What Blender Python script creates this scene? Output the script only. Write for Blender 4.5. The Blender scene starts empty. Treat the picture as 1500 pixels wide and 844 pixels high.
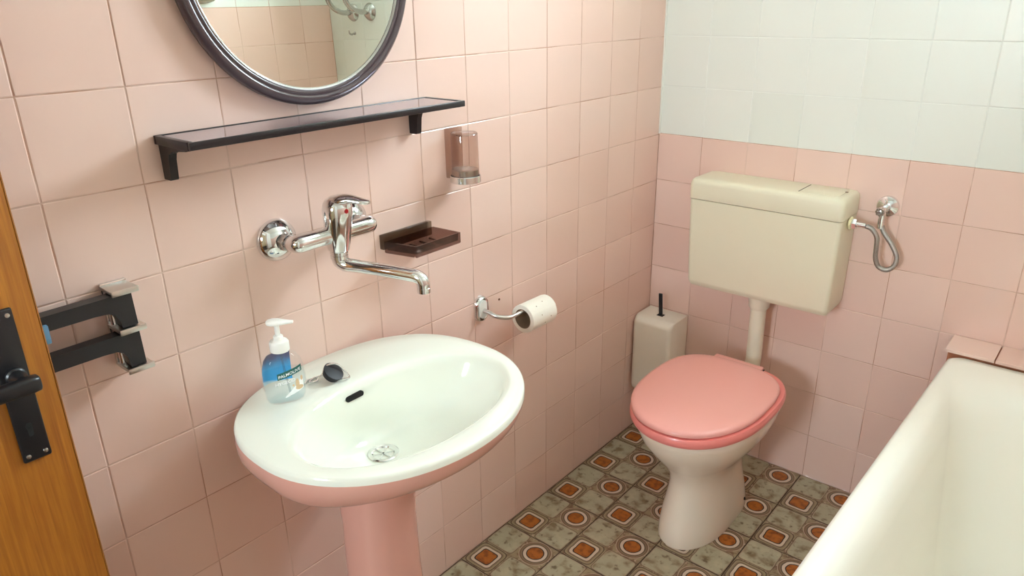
import bpy, bmesh, math, random
from mathutils import Matrix, Vector, Quaternion
random.seed(7)
scene = bpy.context.scene
COL = scene.collection

# ---------------------------------------------------------------- camera
cam_d = bpy.data.cameras.new('camera')
cam = bpy.data.objects.new('camera', cam_d)
COL.objects.link(cam)
cam_d.sensor_width = 36.0
cam_d.lens = 1079.503 / 1500.0 * 36.0
cam_d.clip_start = 0.02
RT = Vector((0.76432967, 0.64465599, -0.0147921))
UP = Vector((-0.22481749, 0.28791255, 0.9308939))
FW = Vector((-0.60436516, 0.70818431, -0.36499005))
CAM = Vector((1.18964962, -2.13952977, 1.46159699))
mw = Matrix.Identity(4)
for i in range(3):
    mw[i][0] = RT[i]; mw[i][1] = UP[i]; mw[i][2] = -FW[i]; mw[i][3] = CAM[i]
cam.matrix_world = mw
scene.camera = cam

# ---------------------------------------------------------------- daylight: an overcast sky behind the window
world = bpy.data.worlds.new('sky'); scene.world = world
world.use_nodes = True
bg = world.node_tree.nodes['Background']
bg.inputs['Color'].default_value = (0.77, 0.91, 1.0, 1)
bg.inputs['Strength'].default_value = 27.0
scene.view_settings.view_transform = 'Standard'
scene.view_settings.look = 'None'
scene.view_settings.gamma = 1.0
scene.view_settings.use_curve_mapping = False
scene.view_settings.exposure = 1.4
scene.cycles.use_denoising = True
scene.cycles.max_bounces = 16
scene.cycles.diffuse_bounces = 10
scene.cycles.glossy_bounces = 6
scene.cycles.transparent_max_bounces = 24
scene.cycles.sample_clamp_indirect = 6.0

XR, YF, ZC = 1.71, -2.55, 2.42           # room: x 0..XR, y YF..0, z 0..ZC
WX0, WX1, WZ0, WZ1 = 0.5965, 1.1897, 1.651, 2.251   # window opening in the back wall
pd = bpy.data.lights.new('window_portal', 'AREA')
pd.shape = 'RECTANGLE'; pd.size = WX1 - WX0; pd.size_y = WZ1 - WZ0
pd.cycles.is_portal = True
po = bpy.data.objects.new('window_portal', pd); COL.objects.link(po)
po.location = ((WX0 + WX1) / 2, 0.205, (WZ0 + WZ1) / 2)
po.rotation_euler = (math.radians(-90), 0, 0)
HX0, HX1, HZ0, HZ1 = .45, .92, 1.3, 1.78       # unseen opening behind the camera, added in the hall wall for fill light
pd2 = bpy.data.lights.new('hall_fill_portal', 'AREA')
pd2.shape = 'RECTANGLE'; pd2.size = HX1 - HX0; pd2.size_y = HZ1 - HZ0
pd2.cycles.is_portal = True
po2 = bpy.data.objects.new('hall_fill_portal', pd2); COL.objects.link(po2)
po2.location = ((HX0 + HX1) / 2, -3.81, (HZ0 + HZ1) / 2)
po2.rotation_euler = (math.radians(90), 0, 0)

# ---------------------------------------------------------------- node helpers
class NT:
    def __init__(s, name):
        s.m = bpy.data.materials.new(name); s.m.use_nodes = True
        s.t = s.m.node_tree; s.t.nodes.clear()
        s.out = s.t.nodes.new('ShaderNodeOutputMaterial')
    def n(s, typ, ins=None, **kw):
        nd = s.t.nodes.new(typ)
        for k, v in kw.items(): setattr(nd, k, v)
        for k, v in (ins or {}).items(): s.set(nd.inputs[k], v)
        return nd
    def set(s, sock, v):
        if isinstance(v, bpy.types.NodeSocket): s.t.links.new(v, sock)
        else:
            if isinstance(v, (tuple, list)) and len(v) == 3 and sock.type == 'RGBA': v = (*v, 1)
            sock.default_value = v
    def math(s, op, a, b=0.0, c=0.0):
        nd = s.n('ShaderNodeMath', operation=op)
        s.set(nd.inputs[0], a); s.set(nd.inputs[1], b); s.set(nd.inputs[2], c)
        return nd.outputs[0]
    def mix(s, f, a, b, blend='MIX'):
        nd = s.n('ShaderNodeMix', data_type='RGBA', blend_type=blend)
        s.set(nd.inputs[0], f); s.set(nd.inputs[6], a); s.set(nd.inputs[7], b)
        return nd.outputs[2]
    def noise(s, scale, detail=3, vec=None, rough=.5):
        nd = s.n('ShaderNodeTexNoise', {'Scale': scale, 'Detail': detail, 'Roughness': rough})
        if vec is not None: s.set(nd.inputs['Vector'], vec)
        return nd.outputs['Fac']
    def ramp(s, f, lo, hi):
        nd = s.n('ShaderNodeMapRange', {'Value': f, 'From Min': lo, 'From Max': hi}, interpolation_type='SMOOTHSTEP')
        return nd.outputs[0]
    def bsdf(s, **kw):
        b = s.n('ShaderNodeBsdfPrincipled')
        for k, v in kw.items(): s.set(b.inputs[k.replace('_', ' ')], v)
        s.t.links.new(b.outputs[0], s.out.inputs[0])
        return b
    def bump(s, h, strength, dist=.001):
        return s.n('ShaderNodeBump', {'Height': h, 'Strength': strength, 'Distance': dist}).outputs[0]

def C(r, g, b):      # sRGB 0..255 -> linear
    f = lambda c: (c / 255 / 12.92) if c <= 10 else ((c / 255 + .055) / 1.055) ** 2.4
    return (f(r), f(g), f(b))

def simple(name, col, rough=.5, metal=0.0, noise=0.0, nscale=30, spec=.5, bump=0.0):
    t = NT(name)
    base = col
    if noise:
        g = t.n('ShaderNodeTexCoord').outputs['Object']
        base = t.mix(t.noise(nscale, 4, g), tuple(c * (1 - noise) for c in col), tuple(min(1, c * (1 + noise)) for c in col))
    b = t.bsdf(Base_Color=base, Roughness=rough, Metallic=metal)
    b.inputs['Specular IOR Level'].default_value = spec
    if bump:
        g = t.n('ShaderNodeTexCoord').outputs['Object']
        t.set(b.inputs['Normal'], t.bump(t.noise(nscale * 4, 3, g), bump))
    return t.m

def tile_mat(name, col, dark, rough):
    t = NT(name)
    rnd = t.n('ShaderNodeObjectInfo').outputs['Random']
    geo = t.n('ShaderNodeNewGeometry').outputs['Position']
    c = t.mix(rnd, col, dark)
    c = t.mix(t.math('MULTIPLY', t.ramp(t.noise(5, 4, geo), .5, .75), .25), c, dark)
    b = t.bsdf(Base_Color=c, Roughness=t.math('ADD', rough, t.math('MULTIPLY', t.noise(40, 3, geo), .06)))
    t.set(b.inputs['Normal'], t.bump(t.noise(22, 2, geo), .12, .002))
    return t.m

def clear(name, tint, rough=.02, fac=None, ior=1.45):
    """thin transparent plastic or glass"""
    t = NT(name)
    tr = t.n('ShaderNodeBsdfTransparent', {'Color': tint})
    gl = t.n('ShaderNodeBsdfGlossy', {'Color': (1, 1, 1), 'Roughness': rough})
    f0 = ((ior - 1) / (ior + 1)) ** 2
    lw = t.n('ShaderNodeLayerWeight', {'Blend': .5}).outputs['Facing']
    fr = t.math('ADD', f0, t.math('MULTIPLY', t.math('POWER', lw, 5.0), 1 - f0))
    mx = t.n('ShaderNodeMixShader', {0: fr, 1: tr.outputs[0], 2: gl.outputs[0]})
    t.t.links.new(mx.outputs[0], t.out.inputs[0])
    return t.m

def floor_mat():
    t = NT('floor_tile_glaze')
    oc = t.n('ShaderNodeTexCoord').outputs['Object']
    rnd = t.n('ShaderNodeObjectInfo').outputs['Random']
    off = t.n('ShaderNodeVectorMath', {0: oc}, operation='ADD')
    cb = t.n('ShaderNodeCombineXYZ', {0: t.math('MULTIPLY', rnd, 37.0), 1: t.math('MULTIPLY', rnd, 91.0), 2: 0.0}).outputs[0]
    t.set(off.inputs[1], cb); seed = off.outputs[0]
    wob = t.math('MULTIPLY', t.math('SUBTRACT', t.noise(55, 3, seed), .5), .0032)
    sep = t.n('ShaderNodeSeparateXYZ', {0: oc})
    x = t.math('ADD', sep.outputs[0], wob); y = t.math('ADD', sep.outputs[1], t.math('MULTIPLY', wob, -.7))
    A = lambda v: t.math('ABSOLUTE', v)
    def cell(cx, cy): return A(t.math('SUBTRACT', x, cx)), A(t.math('SUBTRACT', y, cy))
    def pn(a, b, p): return t.math('POWER', t.math('ADD', t.math('POWER', a, p), t.math('POWER', b, p)), 1.0 / p)
    q = .0491
    dsq = pn(*cell(-q, -q), 6.0); dci = pn(*cell(q, q), 2.0)
    dp1 = pn(*cell(-q, q), 10.0); dp2 = pn(*cell(q, -q), 10.0)
    brown = C(116, 86, 64); dk = C(78, 56, 40); olive = C(152, 136, 106); pale = C(186, 162, 142)
    black = C(30, 22, 18); orange = C(172, 94, 24); orange2 = C(130, 66, 14)
    blot = t.noise(24, 3, seed, .5); blot2 = t.noise(52, 2, seed, .5)
    pl = t.mix(t.ramp(blot, .50, .72), C(170, 162, 136), C(126, 108, 78))
    pl = t.mix(t.math('MULTIPLY', t.ramp(blot2, .55, .72), .8), pl, C(96, 76, 50))
    pl = t.mix(t.math('MULTIPLY', t.ramp(blot, .48, .3), .8), pl, C(182, 174, 146))
    gnd = t.mix(t.ramp(blot2, .4, .7), olive, brown)
    gnd = t.mix(t.ramp(t.noise(95, 2, seed), .58, .7), gnd, pale)
    col = gnd
    for d in (dp1, dp2):          # plain marbled cells, with a dark rubbed outline
        col = t.mix(t.ramp(d, .0488, .0470), col, dk)
        col = t.mix(t.ramp(d, .0472, .0458), col, t.mix(.5, pale, olive))
        col = t.mix(t.ramp(d, .0458, .0430), col, pl)
    def rings(col, d, rs):
        for r, c, w in rs: col = t.mix(t.ramp(d, r + w, r - w), col, c)
        return col
    ogr = t.mix(t.ramp(t.noise(60, 3, seed), .4, .68), orange, orange2)
    col = rings(col, dsq, [(.0465, dk, .0012), (.0440, olive, .001), (.0395, t.mix(.5, brown, olive), .0015), (.0362, dk, .0008), (.0342, C(204, 186, 166), .0008), (.0266, black, .0007), (.0236, ogr, .0007)])
    col = rings(col, dci, [(.0470, pale, .0012), (.0450, brown, .001), (.0415, t.mix(.4, brown, olive), .001), (.0372, dk, .001), (.0344, C(206, 188, 170), .0009), (.0260, black, .0007), (.0230, ogr, .0007)])
    h = t.math('ADD', t.ramp(dsq, .026, .0225), t.ramp(dci, .025, .022))
    h = t.math('SUBTRACT', h, t.math('MULTIPLY', t.ramp(blot2, .5, .8), .4))
    b = t.bsdf(Base_Color=col, Roughness=.42)
    t.set(b.inputs['Normal'], t.bump(h, .5, .0008))
    return t.m

def wood_mat():
    t = NT('door_veneer')
    oc = t.n('ShaderNodeTexCoord').outputs['Object']
    mp = t.n('ShaderNodeMapping', {'Vector': oc, 'Scale': (30, 30, 1.3)}).outputs[0]
    g = t.noise(4, 6, mp, .65)
    mp2 = t.n('ShaderNodeMapping', {'Vector': oc, 'Scale': (160, 160, 2.5)}).outputs[0]
    f = t.noise(3, 3, mp2)
    c = t.mix(t.ramp(g, .3, .7), C(176, 112, 34), C(150, 88, 24))
    c = t.mix(t.math('MULTIPLY', t.ramp(f, .5, .75), .35), c, C(118, 64, 18))
    b = t.bsdf(Base_Color=c, Roughness=.42)
    t.set(b.inputs['Normal'], t.bump(f, .12, .0006))
    return t.m

def grout_mat(name, a, b_):
    t = NT(name)
    geo = t.n('ShaderNodeNewGeometry').outputs['Position']
    c = t.mix(t.ramp(t.noise(9, 4, geo), .38, .62), a, b_)
    t.bsdf(Base_Color=c, Roughness=.9)
    return t.m

def label_mat():
    t = NT('label_print')
    oc = t.n('ShaderNodeTexCoord').outputs['UV']
    sep = t.n('ShaderNodeSeparateXYZ', {0: oc}); u, v = sep.outputs[0], sep.outputs[1]
    n = t.noise(4, 3, oc)
    c = t.mix(t.ramp(t.math('ADD', v, t.math('MULTIPLY', n, .25)), .45, 1.05), C(70, 168, 225), C(92, 84, 116))
    c = t.mix(t.ramp(t.math('ADD', v, t.math('MULTIPLY', u, .25)), .18, .08), c, C(205, 220, 224))
    t.bsdf(Base_Color=c, Roughness=.35)
    return t.m

PINK = tile_mat('pink_tile_glaze', C(229, 200, 188), C(225, 193, 180), .17)
WHITE_T = tile_mat('white_tile_paint', C(226, 229, 222), C(222, 226, 218), .30)
GROUT = grout_mat('brown_grout', C(182, 140, 118), C(214, 186, 172))
GROUT_W = simple('white_grout', C(224, 228, 222), .8)
FLOOR_T = floor_mat()
FGROUT = simple('floor_grout', C(56, 42, 30), .9)
PAINT = simple('white_paint', C(228, 228, 220), .8, noise=.02)
HALLP = simple('hall_paint', C(206, 190, 160), .8, noise=.03)
WOOD = wood_mat()
WOOD_E = simple('door_edge_wood', C(160, 100, 38), .5, noise=.15, nscale=60)
BLACKP = simple('black_plastic', C(28, 27, 30), .38, noise=.1)
BLACKM = simple('black_handle_plastic', C(24, 24, 27), .32)
CHROME = simple('chrome', (.80, .80, .80), .07, 1.0)
CHROME_D = simple('dull_chrome', (.55, .54, .52), .22, 1.0, noise=.1)
STEEL = simple('brushed_steel', (.62, .60, .57), .28, 1.0)
BRAID = simple('braided_hose', (.42, .40, .37), .38, 1.0, noise=.3, nscale=400, bump=.5)
CERAM = simple('white_ceramic', C(232, 234, 222), .07)
CERAM_T = simple('toilet_ceramic', C(234, 222, 205), .10)
CERAM_P = simple('pink_ceramic', C(216, 162, 148), .12)
ENAMEL = simple('bath_enamel', C(240, 240, 230), .14)
CISTERN = simple('cream_plastic', C(225, 220, 196), .32)
PIPEW = simple('white_pipe_plastic', C(226, 220, 200), .35)
SEATP = simple('pink_seat_plastic', C(236, 168, 160), .26)
SEATD = simple('shaded_seat_ring', C(232, 138, 132), .28)  # lid pink deepened, with the shade on the ring's front put into the colour
BRUSHW = simple('holder_white_plastic', C(244, 240, 228), .35)
SMOKE = clear('smoked_plastic', (.80, .72, .68), .03)
SMOKE_D = clear('dark_smoked_plastic', (.54, .43, .40), .04)
SMOKE_F = simple('smoked_frame_plastic', C(74, 60, 64), .16, spec=.7)
SHELFT = simple('smoked_shelf_glass', C(172, 168, 182), .03, .85, spec=1.0); SHELFT.node_tree.nodes['Principled BSDF'].inputs['IOR'].default_value = 2.1
RAIL = simple('black_rail_plastic', C(34, 27, 29), .3, spec=.4)
MIRR = simple('mirror_silver', (.86, .90, .84), .0, 1.0)
CLEARP = clear('clear_bottle', (.975, .985, .985), .03, ior=1.3)
LIQ = clear('soap_liquid', (.93, .97, .985), .02, ior=1.05)
WHITEP = simple('white_plastic', C(238, 236, 230), .3)
PAPER = simple('toilet_paper', C(240, 234, 222), .9, noise=.02, nscale=60, bump=.3)
CARD = simple('cardboard', C(150, 126, 104), .9)
GREEN = simple('label_green', C(22, 92, 86), .4)
PRINTW = simple('label_white', C(240, 244, 244), .5)
BEIGE = simple('label_beige', C(214, 188, 150), .5)
TERRA = simple('unglazed_tile', C(168, 108, 78), .9, noise=.2)
RED = simple('red_dot', C(170, 20, 30), .3)
BLUE = simple('blue_foam', C(98, 138, 168), .8)
DARK = simple('dark_hole', C(22, 20, 18), .9)
RUST = simple('silicone_seam', C(128, 74, 52), .7, noise=.2)
LABEL = label_mat()
PGLASS = clear('window_glass', (.96, .98, .97), .0)

# ---------------------------------------------------------------- mesh helpers
class MB:
    """collects shapes in world coordinates; build() links them as one mesh"""
    def __init__(s): s.bm = bmesh.new()
    def poly(s, vs, fs):
        b = [s.bm.verts.new(v) for v in vs]
        for f in fs:
            try: s.bm.faces.new([b[i] for i in f])
            except ValueError: pass
        return s
    def box(s, a, b, bev=0.0, seg=2, M=None):
        t = bmesh.new(); bmesh.ops.create_cube(t, size=1)
        for v in t.verts:
            v.co = Vector(((a[k] + b[k]) / 2 + v.co[k] * (b[k] - a[k]) for k in range(3)))
        if bev: bmesh.ops.bevel(t, geom=t.edges[:], offset=bev, segments=seg, affect='EDGES', profile=.5)
        if M is not None: bmesh.ops.transform(t, matrix=M, verts=t.verts)
        s._merge(t); return s
    def _merge(s, t):
        me = bpy.data.meshes.new('tmp'); t.to_mesh(me); t.free()
        s.bm.from_mesh(me); bpy.data.meshes.remove(me)
    def loft(s, rings, cap0=True, cap1=True, closed=False):
        n = len(rings[0]); R = [[s.bm.verts.new(p) for p in r] for r in rings]
        m = len(R)
        for i in range(m if closed else m - 1):
            a, b = R[i], R[(i + 1) % m]
            for j in range(n):
                k = (j + 1) % n
                s.bm.faces.new((a[j], a[k], b[k], b[j]))
        if not closed:
            if cap0: s.bm.faces.new(list(reversed(R[0])))
            if cap1: s.bm.faces.new(R[-1])
        return s
    def lathe(s, prof, o, ax=(0, 0, 1), n=32, cap=True):
        ax = Vector(ax).normalized(); o = Vector(o)
        u = ax.orthogonal().normalized(); w = ax.cross(u)
        rings = []
        for r, h in prof:
            r = max(r, 1e-5)
            rings.append([o + ax * h + (u * math.cos(2 * math.pi * k / n) + w * math.sin(2 * math.pi * k / n)) * r for k in range(n)])
        return s.loft(rings, cap, cap)
    def tube(s, pts, rad, n=12, smooth=0, cap=True):
        P = [Vector(p) for p in pts]
        R = rad if isinstance(rad, (list, tuple)) else [rad] * len(P)
        if smooth: P, R = catmull(P, R, smooth)
        rings = []; t0 = (P[1] - P[0]).normalized(); u = t0.orthogonal().normalized()
        for i, p in enumerate(P):
            t = (P[min(i + 1, len(P) - 1)] - P[max(i - 1, 0)]).normalized()
            u = (u - t * u.dot(t)).normalized(); w = t.cross(u)
            rings.append([p + (u * math.cos(2 * math.pi * k / n) + w * math.sin(2 * math.pi * k / n)) * R[i] for k in range(n)])
        return s.loft(rings, cap, cap)
    def build(s, name, mat, parent=None, smooth=True, ang=35, origin=None, sub=0):
        bmesh.ops.recalc_face_normals(s.bm, faces=s.bm.faces)
        org = origin if origin is not None else (root_of(parent) if parent else Vector((0, 0, 0)))
        for v in s.bm.verts: v.co -= Vector(org)
        if smooth:
            for f in s.bm.faces: f.smooth = True
            for e in s.bm.edges:
                if len(e.link_faces) == 2 and e.calc_face_angle(0) > math.radians(ang): e.smooth = False
        me = bpy.data.meshes.new(name); s.bm.to_mesh(me); s.bm.free()
        me.materials.append(mat)
        o = bpy.data.objects.new(name, me); COL.objects.link(o)
        if parent: o.parent = parent
        elif origin is not None: o.location = origin
        if sub:
            m = o.modifiers.new('sub', 'SUBSURF'); m.levels = sub; m.render_levels = sub
        return o

def root_of(o):
    while o.parent: o = o.parent
    return o.location

def catmull(P, R, k):
    Q = [P[0] * 2 - P[1]] + P + [P[-1] * 2 - P[-2]]; RR = [R[0]] + list(R) + [R[-1]]
    op, orr = [], []
    for i in range(1, len(Q) - 2):
        for j in range(k):
            t = j / k; a, b, c, d = Q[i - 1], Q[i], Q[i + 1], Q[i + 2]
            op.append(.5 * ((2 * b) + (c - a) * t + (2 * a - 5 * b + 4 * c - d) * t * t + (3 * b - a - 3 * c + d) * t ** 3))
            orr.append(RR[i] * (1 - t) + RR[i + 1] * t)
    op.append(P[-1]); orr.append(R[-1])
    return op, orr

def tag(o, label=None, cat=None, group=None, kind=None):
    if label: o['label'] = label
    if cat: o['category'] = cat
    if group: o['group'] = group
    if kind: o['kind'] = kind
    return o

def empty(name, loc, label, cat, group=None):
    o = bpy.data.objects.new(name, None); COL.objects.link(o)
    o.location = loc; o.empty_display_size = .05
    return tag(o, label, cat, group)

def sup(cx, cy, a, b, n, N=64, z=0.0):
    """superellipse ring in the XY plane, half sizes a (x) and b (y)"""
    r = []
    for k in range(N):
        t = 2 * math.pi * k / N; c, s_ = math.cos(t), math.sin(t)
        r.append(Vector((cx + a * math.copysign(abs(c) ** (2 / n), c), cy + b * math.copysign(abs(s_) ** (2 / n), s_), z)))
    return r

# ================================================================ THE ROOM
def struct(name, mb, mat, parent=None, smooth=False):
    o = mb.build(name, mat, parent, smooth)
    if parent is None: o['kind'] = 'structure'
    return o

G = .0009; JT = .0017; TH = .008          # grout depth below the tile face, joint width, tile thickness
_tc = {}
def tile_mesh(w, h, mat):
    key = (round(w, 4), round(h, 4), mat.name)
    if key in _tc: return _tc[key]
    vs, fs = tile_geo(w, h)
    me = bpy.data.meshes.new('tile'); me.from_pydata(vs, [], fs); me.update(); me.materials.append(mat)
    _tc[key] = me; return me
def tile_geo(w, h, b=.0013, d=.0007):
    x, y = w / 2, h / 2
    q = lambda e, z: [(-x + e, -y + e, z), (x - e, -y + e, z), (x - e, y - e, z), (-x + e, y - e, z)]
    vs = q(b, 0) + q(0, -d) + q(0, -TH)
    fs = [(0, 1, 2, 3)]
    for r in (0, 4):
        for k in range(4):
            l = (k + 1) % 4; fs.append((r + k, r + 4 + k, r + 4 + l, r + l))
    return vs, fs

def tile_wall(wall, M, us, vs_, mat_of, seen, skip=lambda a, b, c, d: False, jit=1.0, JT=JT):
    """M: local (u, v, normal) frame -> world; us / vs_: joint positions"""
    rest = {}
    for i in range(len(us) - 1):
        for j in range(len(vs_) - 1):
            u0, u1, v0, v1 = us[i], us[i + 1], vs_[j], vs_[j + 1]
            if skip(u0, u1, v0, v1): continue
            w, h = u1 - u0 - JT, v1 - v0 - JT
            if w < .006 or h < .006: continue
            mat = mat_of((u0 + u1) / 2, (v0 + v1) / 2)
            J = Matrix.Translation(((u0 + u1) / 2, (v0 + v1) / 2, random.uniform(-.0003, .0003) * jit)) @ \
                Matrix.Rotation(random.gauss(0, .0016) * jit, 4, 'X') @ Matrix.Rotation(random.gauss(0, .0016) * jit, 4, 'Y')
            if seen((u0 + u1) / 2, (v0 + v1) / 2):
                o = bpy.data.objects.new('tile', tile_mesh(w, h, mat)); COL.objects.link(o)
                o.parent = wall; o.matrix_local = M @ J
            else:
                tv, tf = tile_geo(w, h); L = rest.setdefault(mat.name, ([], [], mat))
                n = len(L[0]); L[0].extend([M @ J @ Vector(p) for p in tv]); L[1].extend([tuple(n + k for k in f) for f in tf])
    for nm, (tv, tf, mat) in rest.items():
        me = bpy.data.meshes.new('tile_field'); me.from_pydata([tuple(p) for p in tv], [], tf); me.update(); me.materials.append(mat)
        o = bpy.data.objects.new('tile_field', me); COL.objects.link(o); o.parent = wall; o['kind'] = 'stuff'

def frame(X, Y, Z, O=(0, 0, 0)):
    m = Matrix.Identity(4)
    for k in range(3): m[k][0], m[k][1], m[k][2], m[k][3] = X[k], Y[k], Z[k], O[k]
    return m

H0, T = 1.0467, .15
def rows(h0, top):
    r = [0.0]; z = h0 - 6 * T
    while z < top - .002: r.append(z); z += T
    return r + [top]
# left wall
yj = [0.0]; c = .1462
while c < -YF - .002: yj.append(c); c += .1494
yj.append(-YF)
us = sorted(-v for v in yj)
wl = struct('wall_left', MB().box((-.12, YF - .1, -.05), (-G, .25, ZC)), GROUT)
tile_wall(wl, frame((0, 1, 0), (0, 0, 1), (1, 0, 0)), us, rows(H0, ZC), lambda u, v: PINK, lambda u, v: v < 1.62 and u > -2.02)
# back wall with the window opening
xj = [0.0]; c = .1516
while c < XR - .002: xj.append(c); c += .1483
xj.append(XR)
bw = MB().box((-.0, G, -.05), (XR + .12, .25, WZ0)).box((0, G, WZ1), (XR + .12, .25, ZC)).box((0, G, WZ0), (WX0, .25, WZ1)).box((WX1, G, WZ0), (XR + .12, .25, WZ1))
wb = struct('wall_back', bw, GROUT)
HB = H0 + .0043
wg = MB().box((0, .0008, HB + .002), (XR, .0012, WZ0)).box((0, .0008, WZ1), (XR, .0012, ZC)).box((0, .0008, WZ0), (WX0, .0012, WZ1)).box((WX1, .0008, WZ0), (XR, .0012, WZ1))
wgo = struct('white_joint_fill', wg, GROUT_W, wb)
tile_wall(wb, frame((1, 0, 0), (0, 0, 1), (0, -1, 0)), xj, rows(HB, ZC), lambda u, v: WHITE_T if v > HB else PINK, lambda u, v: v < 1.62,
          skip=lambda a, b, c, d: a > WX0 - .01 and b < WX1 + .01 and c > WZ0 - .01 and d < WZ1 + .01)
# right wall
wr = struct('wall_right', MB().box((XR + G, YF - .1, -.05), (XR + .12, .25, ZC)), GROUT)
yr = [YF] + [-.15 * k for k in range(16, -1, -1)]
tile_wall(wr, frame((0, -1, 0), (0, 0, 1), (-1, 0, 0), (XR, 0, 0)), sorted(-v for v in yr), rows(H0, ZC), lambda u, v: WHITE_T if v > 1.4967 else PINK, lambda u, v: 1.0 < v < 1.7 and u < 1.1)
# front wall with the doorway
DX0, DX1, DZ = .145, .86, 2.03
wf = MB().box((0, YF - .1, -.05), (DX0, YF, ZC)).box((DX1, YF - .1, -.05), (XR, YF, ZC)).box((DX0, YF - .1, DZ), (DX1, YF, ZC))
struct('wall_front', wf, PAINT)
trim = MB().box((DX0 - .06, YF, 0), (DX0, YF + .012, DZ + .06), .003).box((DX1, YF, 0), (DX1 + .06, YF + .012, DZ + .06), .003).box((DX0, YF, DZ), (DX1, YF + .012, DZ + .06), .003)
struct('trim_2', trim, WOOD_E)
# hallway behind the doorway, its far wall cut by the added fill opening
hl = MB().box((-.7, -3.9, -.05), (2.2, -3.8, HZ0)).box((-.7, -3.9, HZ1), (2.2, -3.8, ZC)).box((-.7, -3.9, HZ0), (HX0, -3.8, HZ1)).box((HX1, -3.9, HZ0), (2.2, -3.8, HZ1)).box((-.8, -3.8, -.05), (-.7, YF - .1, ZC)).box((2.2, -3.8, -.05), (2.3, YF - .1, ZC))
hl.box((-.7, YF - .11, -.05), (-.12, YF - .1, ZC)).box((XR + .12, YF - .11, -.05), (2.2, YF - .1, ZC))
struct('wall_hall', hl, HALLP)
struct('ceiling', MB().box((-.8, -3.9, ZC), (2.3, .25, ZC + .1)), PAINT)
# floor and its printed tiles
fl = struct('floor', MB().box((-.8, -3.9, -.06), (2.3, 0, -.0012)), FGROUT)
P = .1968
fx = [.0015 + P * k for k in range(9)] + [XR]; fy = sorted([-(P * k) for k in range(13)] + [YF])
tile_wall(fl, Matrix.Identity(4), [0.0] + fx[1:], fy, lambda u, v: FLOOR_T, lambda u, v: u < 1.2, skip=lambda a, b, c, d: b - a < .15 or d - c < .15, jit=.5, JT=.0027)
struct('trim_1', MB().box((.0, -.004, HB), (.0045, 0, ZC)), PAINT)      # white paint bead up the corner
# window
win = MB(); fr = .045; y0, y1 = .17, .215
for a, b in (((WX0, y0, WZ0), (WX0 + fr, y1, WZ1)), ((WX1 - fr, y0, WZ0), (WX1, y1, WZ1)), ((WX0 + fr, y0, WZ0), (WX1 - fr, y1, WZ0 + fr)), ((WX0 + fr, y0, WZ1 - fr), (WX1 - fr, y1, WZ1))): win.box(a, b, .003)
w1 = struct('window_1', win, PAINT)
xm = (WX0 + WX1) / 2
struct('mullion', MB().box((xm - .02, y0, WZ0 + fr), (xm + .02, y1, WZ1 - fr), .003), PAINT, w1)
for a, b in ((WX0 + fr, xm - .02), (xm + .02, WX1 - fr)):
    struct('pane', MB().poly([(a, .195, WZ0 + fr), (b, .195, WZ0 + fr), (b, .195, WZ1 - fr), (a, .195, WZ1 - fr)], [(0, 1, 2, 3)]), PGLASS, w1)
rv = MB().box((WX0 - .001, -.001, WZ0), (WX0 + .004, y0, WZ1)).box((WX1 - .004, -.001, WZ0), (WX1 + .001, y0, WZ1)).box((WX0, -.001, WZ1 - .004), (WX1, y0, WZ1 + .001)).box((WX0, -.012, WZ0 - .001), (WX1, y0, WZ0 + .006))
struct('reveal', rv, PAINT, w1)

# ================================================================ BATHTUB
tub = empty('bathtub', (1.3, -.9, 0), 'white enamel built-in bathtub with wide rolled rim along the right wall', 'bathtub')
ZR = .580
def tub_ring(x0, x1, y0, y1, r, z, skew=1.0, N=10):
    pts = []
    for cx, cy, a0 in ((x1 - r, y1 - r, 0), (x0 + r, y1 - r, 90), (x0 + r, y0 + r, 180), (x1 - r, y0 + r, 270)):
        for k in range(N + 1):
            a = math.radians(a0 + 90 * k / N)
            pts.append([cx + r * math.cos(a), cy + r * math.sin(a), z])
    L = []
    for px, py, pz in pts:
        f = (x1 - px) / (x1 - x0)
        L.append(Vector((px + f * skew * .0229 * (py + .09), py, pz)))
    return L
R = [(.962, 1.688, -1.70, -.125, .015, .50), (.947, 1.700, -1.718, -.113, .020, .525), (.9405, 1.704, -1.722, -.109, .022, .553), (.9398, 1.703, -1.721, -.1085, .022, .572),
     (.9435, 1.699, -1.716, -.110, .025, .585), (.952, 1.692, -1.706, -.116, .03, .5915), (.968, 1.683, -1.69, -.140, .06, .5930), (.983, 1.672, -1.67, -.182, .10, .589),
     (.996, 1.662, -1.65, -.216, .13, .580), (1.007, 1.653, -1.632, -.240, .145, .564), (1.017, 1.646, -1.62, -.260, .15, .538), (1.036, 1.630, -1.59, -.30, .165, .44),
     (1.056, 1.612, -1.56, -.35, .18, .33), (1.080, 1.592, -1.53, -.41, .19, .235), (1.11, 1.565, -1.49, -.46, .19, .185), (1.15, 1.52, -1.44, -.51, .17, .165), (1.22, 1.44, -1.36, -.6, .10, .160)]
MB().loft([tub_ring(*r) for r in R], False, True).build('basin', ENAMEL, tub, ang=80)
ap = MB().box((.952, -1.70, .0), (.966, -.106, .52))
apo = ap.build('apron', GROUT, tub, False)
for i in range(12):
    for j in range(4):
        h = .147 if j < 3 else .069
        o = bpy.data.objects.new('tile', tile_mesh(.131, h, PINK)); COL.objects.link(o); o.parent = apo
        o.matrix_local = frame((0, -1, 0), (0, 0, 1), (-1, 0, 0), (.951 - 1.3, -.106 - .066 - .1328 * i + .9, .0745 + .15 * j if j < 3 else .4855))
MB().lathe([(.0, .004), (.02, .004), (.031, .001), (.033, -.003)], (1.33, -1.28, .162), n=28).build('drain', CHROME, tub)
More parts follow.
